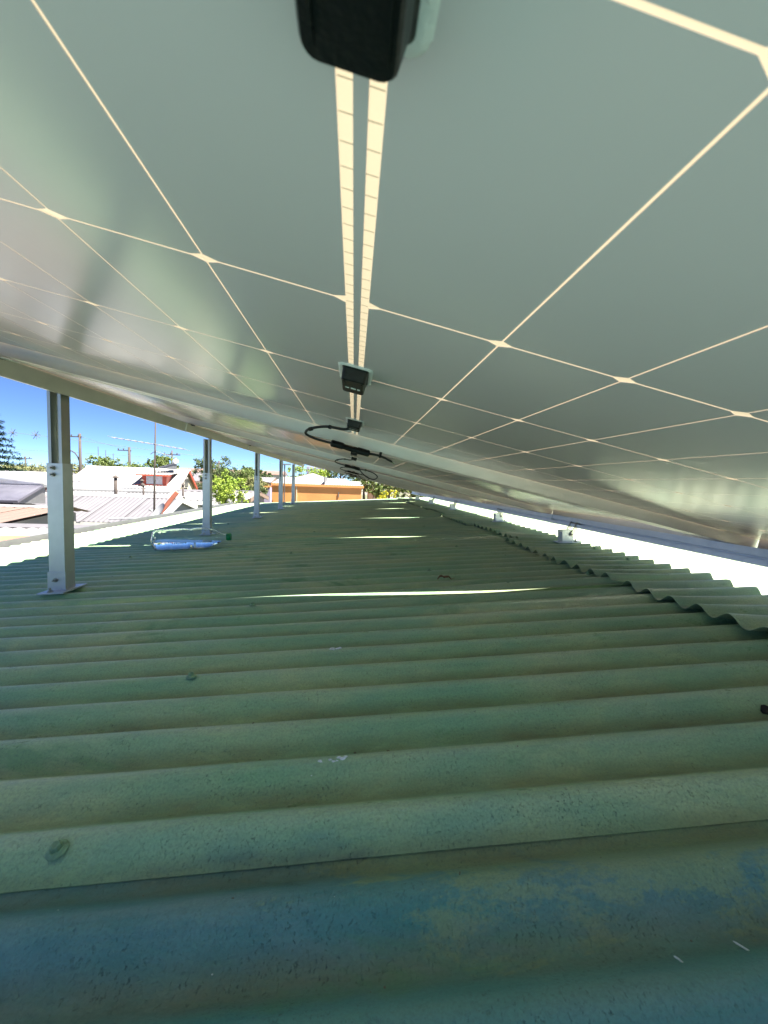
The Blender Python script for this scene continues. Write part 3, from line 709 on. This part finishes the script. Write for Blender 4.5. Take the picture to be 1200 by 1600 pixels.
# small vents and pipes on roofs
for x, y, z0, z1, r_, lab in ((-8.62, 15.4, -1.1, -.14, .055, 'tall rusty flue pipe with a cap on the grey roof'), (-8.15, 16.4, -1.0, -.42, .035, 'short thin vent pipe right of the tall flue'), (-6.5, 16.0, -1.1, -.35, .035, 'thin vent pipe left of the red dormer house gable'), (-10.2, 20.4, -.7, -.3, .05, 'small vent pipe at the foot of the dormer')):
    T = thing('vent_pipe', lab, 'pipe', (x, y, z0)); MB().tube([(0, 0, 0), (0, 0, z1-z0)], r_, 10).build('pipe', 'pole', T, True); MB().tube([(0, 0, z1-z0), (0, 0, z1-z0+.03), (0, 0, z1-z0+.10)], [r_*1.9, r_*1.9, .01], 10).build('cap', 'pole', T)

# antenna mast with dish
T = thing('tv_antenna', 'tall thin rusty mast with a television aerial, standing beyond the gutter', 'antenna', (-4.27, 9.0, -1.6))
MB().tube([(0, 0, 0), (.03, 0, 1.6), (.07, 0, 3.35)], [.022, .020, .012], 8).build('mast', 'pole', T, True)
m = MB(); a = Vector((-.78, -.1, 2.36)); b = Vector((.62, .1, 2.18)); m.tube([a, b], .010, 6)
for k in range(12):
    c = a+(b-a)*(k/11); h_ = .30+.02*k; m.tube([c+Vector((-.10, h_, .0)), c+Vector((.10, -h_, 0))], .005, 5)
m.build('yagi_aerial', 'dish', T)
m = MB().tube([(.06, 0, 2.10), (.58, -.2, 1.98)], .008, 6); m.tube([(.06, 0, 2.12), (-.1, .1, 2.05)], .008, 6); m.build('lower_boom', 'dish', T)
MB().tube([(0, 0, .9), (.25, .1, .74), (.35, .1, .0)], .006, 5).build('stay', 'wire', T)
T = thing('satellite_dish', 'small grey satellite dish at the foot of the aerial mast', 'satellite dish', (-4.02, 8.75, -.92))
n = 18; vs = []; fs = []; ax_ = Vector((-.55, -.60, .55)).normalized(); ua = ax_.cross(Vector((0, 0, 1))).normalized(); va = ua.cross(ax_)
for k, r_ in enumerate((0.01, .07, .13, .17)):
    for i in range(n): th = 2*math.pi*i/n; vs.append(ax_*(r_*r_*1.6)+ua*r_*math.cos(th)+va*r_*1.1*math.sin(th)+Vector((0, 0, .16)))
fs = [(k*n+i, k*n+(i+1) % n, (k+1)*n+(i+1) % n, (k+1)*n+i) for k in range(3) for i in range(n)]; m = MB().add(vs, fs); m.add([Vector(v)-ax_*.006 for v in vs], [tuple(reversed(f)) for f in fs]); m.build('reflector', 'dish', T, True)
MB().tube([(0, 0, .16), (.02, .03, 0), (.03, .05, -.5)], .016, 6).build('arm', 'dish', T); MB().tube([Vector((0, 0, .02)), ax_*.2+Vector((0, 0, .08))], .008, 5).tube([ax_*.2+Vector((0, 0, .08)), ax_*.26+Vector((0, 0, .08))], .022, 8).build('feed', 'dish', T)
m = MB(); m.box((0, 0, 0), (.62, .05, .09), (Vector((.60, 0, .80)).normalized(), Vector((0, 1, 0)), Vector((-.80, 0, .60)).normalized())); o = m.build('red_plank', 'terracotta', None, loc=(-4.28, 9.75, -.62)); tag(o, 'leaning reddish plank behind the satellite dish', 'plank')
m = MB()
o = MB().tube([(-.9, 0, 0), (-.3, .0, .02), (.2, -.05, .0), (.6, -.1, .05)], .02, 6).build('roof_pipe', 'dish', None, loc=(-4.0, 8.5, -.90)); tag(o, 'grey pipe lying along the roof edge by the dish', 'pipe')

# orange building with pale hipped roof
T = thing('orange_building', 'long plain orange building with a low white roof beyond the far roof edge', 'building', (-2.1, 28, gz)); f = lambda p: Vector(p)-Vector((-2.1, 28, gz))
m = MB(); m.span(f((-4.75, 24.0, gz)), f((.46, 31, -.36))); m.build('wall', 'orange', T)
m = MB(); m.span(f((-4.78, 23.92, -.355)), f((.60, 24.06, -.22))); m.build('parapet', 'orange', T)
m = MB(); m.span(f((-5.25, 23.8, -.47)), f((-4.785, 24.6, -.40))); m.build('side_canopy', 'orange', T)
for i in range(5):
    m = corr_sheet(f((-4.75+1.06*i, 24.1, -.215)), (1.07, 0, 0), (0, 3.4, .40 if i < 4 else .25), .15, .012); m.build('roof_sheet', 'r_bright', T, True)
m = MB(); m.add([f(p) for p in ((-4.3, 26, .0), (-1.2, 26, .0), (-1.2, 29, .0), (-4.3, 29, .0), (-2.75, 27.5, .50))], [(0, 1, 4), (1, 2, 4), (2, 3, 4), (3, 0, 4)]); m.build('hip_roof', 'r_white', T)
m = MB(); m.span(f((-1.75, 24.0, -.2)), f((-1.70, 26, .22))); m.span(f((-.9, 23.95, -.95)), f((-.86, 23.99, -.62))); m.build('downpipe', 'zinc', T)
m = MB(); m.span(f((-3.35, 23.96, gz)), f((-3.30, 23.99, -.36))); m.build('wall_conduit', 'cream', T)

# other roofs further off
more = [
 ('far white roofed house to the right of the bright bush', -7.2, -4.7, 15.5, 17.2, 19, -.58, -.88, -.9, 'r_white', 'wallgrey', 6),
 ('low dark walled house with a pale roof left of the orange building', -6.6, -4.7, 19.5, 20.8, 22.3, -.66, -.95, -.95, 'r_bright', 'wallgrey', -5),
 ('far house with mauve wall above the shrubs left of the orange building', -10.1, -7.2, 36, 38, 40, .12, -.30, -.3, 'r_white', 'wallblue', 0),
 ('far grey roofed house right of the red gable boards', -16.0, -12.2, 34, 36, 38.5, .35, -.35, -.4, 'r_grey', 'cream', 10),
 ('pale house behind the trees to the right of the orange building', .9, 2.1, 28, 29, 31, .30, -.15, -.1, 'r_white', 'wallwhite', 0),
 ('low pale house behind the plum tree', -24.5, -17.5, 24, 26, 28, -.20, -.62, -.6, 'r_white', 'wallgrey', 8),
 ('white roofed house in the gap right of the nearest post', -20.4, -15.6, 27, 29, 31, -.12, -.55, -.5, 'r_bright', 'wallwhite', -6),
 ('far low white roofed house on the left skyline beside the conifer', -33, -25, 36, 38, 41, -.05, -.7, -.7, 'r_bright', 'wallwhite', 4),
 ('mid distance white roof right of the conifer foot', -17.2, -12.9, 18.3, 20, 21.5, -.42, -.78, -.8, 'r_white', 'wallgrey', 3)]
for lab, x0, x1, yf, yr, yb, zr, zf, zb, rm, wm, rot in more:
    gable('neighbour_house', lab, x0, x1, yf, yr, yb, zr, zf, zb, rm, wm, pitch=.25, rot=rot, sheet_w=1.6, trim='white_metal' if 'white' in lab else 'fascia')
T = thing('tower_block', 'faraway pale blue office tower above the trees', 'tower', (-10.6, 122, gz)); MB().span((-3.2, -3, 0), (2.2, 3, 7.6)).build('facade', 'blueglass', T)
m = MB()
for k in range(5): m.span((-3.0+1.05*k, -3.06, .5), (-2.4+1.05*k, -3.01, 7.2))
m.build('window_strip', 'wallblue', T)
# long low far roof line
T = thing('long_roof', 'long reddish roof on the far skyline left of the orange building', 'building', (-24, 85, gz)); MB().span((-11, -3, 0), (9.5, 3, 4.2)).build('wall', 'wallwhite', T); MB().prism([(-11.4, -3.4, 4.2), (-11.4, 3.4, 4.2), (-11.4, 0, 5.0)], (21.3, 0, 0)).build('roof', 'r_pink', T)

# ---------------------------------------------------------------- poles, lamps, wires
def pole(label, x, y, top, r=.13, cross=(), lamp=None, cat='utility pole', name='utility_pole'):
    T = thing(name, label, cat, (x, y, gz)); h = top-gz
    MB().tube([(0, 0, 0), (0, 0, h)], [r*1.3, r*.8], 8).build('shaft', 'pole', T, True)
    for dz, x0, x1 in cross:
        m = MB(); m.span((x0, -.06, h+dz-.05), (x1, .06, h+dz+.05)); m.build('crossarm', 'pole', T)
        m = MB()
        for k in range(3):
            xx = x0+(x1-x0)*(.05+.38*k); m.tube([(xx, 0, h+dz), (xx, 0, h+dz+.22)], .06, 6)
        m.build('insulator', 'pole', T)
    if lamp:
        lx, lz = lamp; MB().tube(smooth_pts([(0, 0, lz), (lx*.25, 0, lz+.9), (lx*.6, 0, lz+1.25), (lx, 0, lz+1.5)], 4), .06, 6).build('lamp_arm', 'pole', T)
        MB().box((lx*1.05, 0, lz+1.5), (.7, .25, .14)).build('lamp_head', 'pole', T)
    return T
pole('tall utility pole with a curved street lamp arm, right of the nearest post', -28.7, 45, 4.1, .14, ((-.35, -1.6, .2), (-4.4, -.5, .5)), (-2.1, 4.45))
pole('utility pole with one crossarm above the ridge of the red dormer house', -26.4, 50, 3.2, .17, ((-.4, -1.3, .2),))
pole('small distant pole between the round tree and the second utility pole', -39.6, 70, .9, .18, ((-.3, -.9, .9),))
pole('faint distant pole at the far left beside the conifer', -47, 62, 2.1, .12, ((-.3, -.9, .9),))
pole('thin distant pole just behind the aerial mast', -20.7, 48, 2.9, .10, ((-.5, -.9, .9),))
pole('distant pole with a box near the second post', -15.5, 48, 1.9, .12, ((-.3, -.5, .7),))
T = thing('street_lamp', 'slim lamp post in front of the orange building roof between the far posts', 'street lamp', (-3.95, 23.5, gz)); MB().tube([(0, 0, 0), (0, 0, 4.15)], .035, 6).build('shaft', 'pole', T); MB().box((.12, 0, 4.17), (.45, .14, .06)).build('lamp_head', 'zinc', T)
pole('pale pole rising from the trees at the right of the orange building', 1.3, 26.5, .30, .05, ())
def wire(label, pts, r=.022):
    o0 = Vector(pts[0]); o = MB().tube([Vector(p)-o0 for p in smooth_pts(pts, 5)], r, 4).build('overhead_wire', 'wire', None, loc=o0); tag(o, label, 'wire'); return o
wire('highest overhead cable crossing the sky at far left', [(-45, 40, 3.95), (-31, 40, 3.45), (-16, 46, 2.2), (5, 60, 1.2)], .012)
wire('overhead cable below the highest one', [(-60, 46, 2.4), (-28.7, 45, 2.1), (-10, 52, 1.6), (8, 60, 1.3)], .012)
wire('lowest thick overhead cable across the far left rooftops', [(-60, 44, .35), (-38, 44, -.05), (-28.7, 45, .25), (-15, 50, -.0)], .03)
wire('thin cable sagging between the two tall utility poles', [(-28.7, 45, 3.8), (-27.5, 47, 3.3), (-26.4, 50, 2.9)], .012)
for x, z, lab in ((-31.35, 3.45, 'left cross shaped spacer hanging on the high cable'), (-29.36, 3.34, 'right cross shaped spacer hanging on the high cable near the post')):
    m = MB()
    for k in range(4): a = math.pi*k/4+.2; m.tube([(-.42*math.cos(a), 0, -.42*math.sin(a)), (.42*math.cos(a), 0, .42*math.sin(a))], .028 if k % 2 else .02, 5)
    o = m.build('cable_spacer', 'wire', None, loc=(x, 40, z)); tag(o, lab, 'cable spacer')
m = thing('television_aerials', 'pair of small aerials on the skyline left of the second utility pole', 'aerial', (-24.2, 42, -.6))
for k, x in enumerate((-.9, -.2, .5)):
    MB().tube([(x, 0, 0), (x, 0, 3.2-.3*k)], .03, 5).build('rod', 'wire', m)
MB().tube([(-1.0, 0, 2.0), (1.4, 0, 1.6)], .03, 5).build('boom', 'wire', m)

# ---------------------------------------------------------------- trees
def tree(name, label, x, y, top, blobs, mat, n, leaf, seed, trunk_r=.15, cat='tree'):
    T = thing(name, label, cat, (x, y, gz)); r_ = random.Random(seed)
    crown_lo = min(b[2]-b[5] for b in blobs)
    m = MB(); m.tube([(0, 0, 0), (.05, 0, (crown_lo-gz)*.6), (0, 0, top-.6-gz)], [trunk_r, trunk_r*.8, trunk_r*.25], 7)
    for b in blobs[:5]: m.tube([(0, 0, max(.3, crown_lo-gz)), (b[0]*.6, b[1]*.6, b[2]-gz-.1)], [trunk_r*.5, trunk_r*.12], 5)
    m.build('trunk', 'bark', T)
    vs = []; fs = []; tot = sum(b[3]*b[5] for b in blobs)
    for bx_, by_, bz_, rx_, ry_, rz_ in blobs:
        # each blob is made of clumps
        nn = int(n*rx_*rz_/tot); nc = max(6, nn//38)
        for _ in range(nc):
            while True:
                d = Vector((r_.gauss(0, 1), r_.gauss(0, 1), r_.gauss(0, 1)))
                if d.length > .1: break
            d.normalize(); q_ = r_.uniform(.55, 1.03)
            cc = Vector((bx_+d.x*rx_*q_, by_+d.y*ry_*q_, bz_-gz+d.z*rz_*q_)); cr_ = r_.uniform(.10, .24)*max(rx_, rz_)
            for _ in range(nn//nc):
                e = Vector((r_.gauss(0, 1), r_.gauss(0, 1), r_.gauss(0, 1)))*cr_*.55; p_ = cc+e
                a = Vector((r_.gauss(0, 1), r_.gauss(0, 1), r_.gauss(0, .6))).normalized(); b = a.cross(Vector((r_.gauss(0, 1), r_.gauss(0, 1), r_.gauss(0, 1)))).normalized()
                s_ = leaf*r_.uniform(.6, 1.3); k = len(vs)
                vs += [p_-a*s_, p_-b*s_*.45, p_+a*s_, p_+b*s_*.45]; fs.append((k, k+1, k+2, k+3))
    me = bpy.data.meshes.new('crown'); me.from_pydata([tuple(v) for v in vs], [], fs); me.materials.append(M[mat]); link(bpy.data.objects.new('crown', me), T)
    return T
def rb(cx, cz_, w_, h_, k, seed, dy=.8):
    r_ = random.Random(seed); return [(cx+r_.uniform(-.5, .5)*w_, r_.uniform(-dy, dy)*w_*.5, cz_+r_.uniform(-.45, .45)*h_, w_*r_.uniform(.28, .45), w_*r_.uniform(.28, .45), h_*r_.uniform(.25, .4)) for _ in range(k)]
tree('leafy_tree', 'round dark green tree behind the second post', -7.2, 22, 1.3, rb(0, .1, 1.5, 1.9, 9, 1)+[(0, 0, -1.3, .9, .9, .8)], 'l_dark', 11000, .055, 11)
tree('leafy_tree', 'bright yellow-green bushy tree right of the second post', -4.35, 14, .1, rb(0, -.55, .95, 1.1, 9, 2)+[(0, 0, -1.3, .55, .5, .5)], 'l_bright', 10000, .034, 12)
tree('leafy_tree', 'grey green tree left of the third post', -7.6, 30, .9, rb(0, .1, 1.5, 1.1, 7, 3), 'l_mid', 5000, .07, 13)
tree('leafy_tree', 'low olive shrub tree under the third post', -6.0, 24, -.1, rb(0, -.5, 1.5, .8, 6, 4), 'l_olive', 4500, .06, 14)
tree('leafy_tree', 'round yellow-green tree behind the left end of the white dormer roof', -22.1, 38, 1.5, rb(0, .6, 1.9, 1.5, 8, 5), 'l_mid', 6500, .08, 15)
tree('leafy_tree', 'green tree behind the roof just right of the aerial mast', -15.5, 34, 1.6, rb(0, .5, 2.0, 1.6, 8, 6), 'l_mid', 6500, .08, 16)
tree('plum_tree', 'dark purple leaved tree left of the nearest post', -12.0, 16.6, -.1, rb(0, -.75, 1.4, .95, 7, 7), 'l_plum', 6500, .045, 17)
tree('shrub', 'bright yellow shrub by the far end of the right rail', .98, 12, -.1, rb(0, -.35, .35, .4, 5, 8), 'l_yellow', 2200, .022, 18, .03, 'shrub')
tree('leafy_tree', 'small dark tree at the left corner of the orange building', -5.3, 22.5, -.2, rb(0, -.75, .8, .9, 6, 9), 'l_dark', 4200, .05, 19, .08)
tl = [(-3.9, 34, .45, 2.2, 1.0, 'l_bright', 'light green tree just above the orange building roof'), (-1.2, 36, .55, 2.4, 1.3, 'l_dark', 'dark tree above the middle of the orange building'), (.8, 33, .35, 1.6, 1.3, 'l_mid', 'green tree above the right end of the orange building'), (1.5, 25.5, -.35, 1.3, 1.4, 'l_mid', 'leafy tree touching the right corner of the orange wall'), (2.6, 30, .05, 1.8, 1.5, 'l_olive', 'olive tree half hidden by the far panels'), (3.6, 24, -.3, 1.6, 1.2, 'l_mid', 'green tree behind the yellow shrub'), (5.0, 27, -.1, 2.2, 1.3, 'l_olive', 'dusty green tree at the far right under the panels')]
for k, (x, y, zc, w_, h_, mt, lab) in enumerate(tl): tree('leafy_tree', lab, x, y, zc+h_*.6, rb(0, zc, w_, h_, 7, 20+k), mt, 5000, .07, 30+k)
tl = [(-33, 48, -.1, 7, 1.2, 'l_olive', 'low dusty trees right of the nearest post on the skyline'), (-24.5, 47, .2, 4, 1.2, 'l_mid', 'hazy green trees behind the left rake of the white roof'), (-41, 52, -.2, 5, 1.3, 'l_olive', 'olive trees on the skyline right of the conifer'), (-10.5, 45, .2, 2.6, 1.4, 'l_dark', 'dark tree on the skyline right of the second post'), (-12.4, 40, .1, 2.2, 1.0, 'l_olive', 'small olive tree on the skyline beside the red gable boards')]
for k, (x, y, zc, w_, h_, mt, lab) in enumerate(tl): tree('leafy_tree', lab, x, y, zc+h_*.6, rb(0, zc, w_, h_, 9, 50+k), mt, 5000, .12, 60+k)
# conifer at the left edge
T = thing('conifer_tree', 'dark green conifer at the left edge of the picture', 'tree', (-29.3, 35, gz)); MB().tube([(0, 0, 0), (0, 0, 8.3)], [.3, .03], 8).build('trunk', 'bark', T)
vs = []; fs = []; r_ = random.Random(5)
for k in range(15):
    z = .9+7.3*k/15; L = 3.9*(1-(z-.5)/8.2)+.15
    for j in range(13):
        a = 2*math.pi*(j/13+k*.381)+r_.uniform(-.2, .2); l_ = L*r_.uniform(.75, 1.1)
        for q_ in range(int(60*l_)+14):
            u = r_.random()**.7; p_ = Vector((math.cos(a)*l_*u, math.sin(a)*l_*u, z+.28*math.sin(u*2.2)*l_*.4-.12*u*l_+r_.gauss(0, .03)))+Vector((r_.gauss(0, 1), r_.gauss(0, 1), 0))*.09*(1.2-u)
            d = Vector((math.cos(a)+r_.gauss(0, .5), math.sin(a)+r_.gauss(0, .5), r_.gauss(0, .35))).normalized(); b = d.cross(Vector((0, 0, 1))).normalized(); s_ = .16
            i = len(vs); vs += [p_, p_+d*s_+b*.04, p_+d*s_*1.7, p_+d*s_-b*.04]; fs.append((i, i+1, i+2, i+3))
me = bpy.data.meshes.new('crown'); me.from_pydata([tuple(v) for v in vs], [], fs); me.materials.append(M['l_conifer']); link(bpy.data.objects.new('crown', me), T)
# far wooded skyline, uncountable
vs = []; fs = []; r_ = random.Random(9)
for k in range(26000):
    x = r_.uniform(-190, 120); y = 150+r_.uniform(-8, 8); top = -.8+2.6*mn.noise(Vector((x*.07, 0, 0)))+1.2*mn.noise(Vector((x*.3, 3, 0)))
    z = gz+r_.random()**.7*(top+1.5-gz); s_ = r_.uniform(.2, .5); a = Vector((r_.gauss(0, 1), r_.gauss(0, 1), r_.gauss(0, 1))).normalized(); b = a.cross(Vector((.3, .5, .8))).normalized(); p_ = Vector((x, y, z)); i = len(vs)
    vs += [p_-a*s_, p_-b*s_*.6, p_+a*s_, p_+b*s_*.6]; fs.append((i, i+1, i+2, i+3))
me = bpy.data.meshes.new('distant_woods'); me.from_pydata([tuple(v) for v in vs], [], fs); me.materials.append(M['l_olive']); o = link(bpy.data.objects.new('distant_woods', me)); tag(o, 'low line of faraway trees along the horizon', 'trees', kind='stuff')

# fine grit and flakes lying in the troughs, uncountable
r_ = random.Random(77); mb = MB()
for k in range(420):
    s_ = r_.uniform(-.9, 1.0); y = .22+abs(r_.gauss(0, 1.1)); y = y if r_.random() < .5 else .361+PITCH*round((y-.361)/PITCH)+.038+r_.gauss(0, .006)
    e = r_.uniform(.0004, .0011); c_ = rp(s_, y, cz(y)+e*.5)
    mb.box(c_, (e*r_.uniform(1, 3), e*r_.uniform(.8, 1.8), e*.7), (Vector((math.cos(k), math.sin(k), 0)), Vector((-math.sin(k), math.cos(k), 0)), Vector((0, 0, 1))))
o = mb.build('roof_grit', 'fascia'); tag(o, 'fine dark grit scattered on the green corrugated sheets', 'grit', kind='stuff')
r_ = random.Random(78); mb = MB()
for k in range(90):
    s_ = r_.uniform(-.5, .8); y = .22+abs(r_.gauss(0, .5)); e = r_.uniform(.0003, .0007); c_ = rp(s_, y, cz(y)+e*.5)
    mb.box(c_, (e*r_.uniform(1, 2.5), e, e*.7), (Vector((math.cos(k), math.sin(k), 0)), Vector((-math.sin(k), math.cos(k), 0)), Vector((0, 0, 1))))
o = mb.build('paint_flakes', 'white'); tag(o, 'tiny white paint flakes scattered on the nearest sheets', 'flakes', kind='stuff')
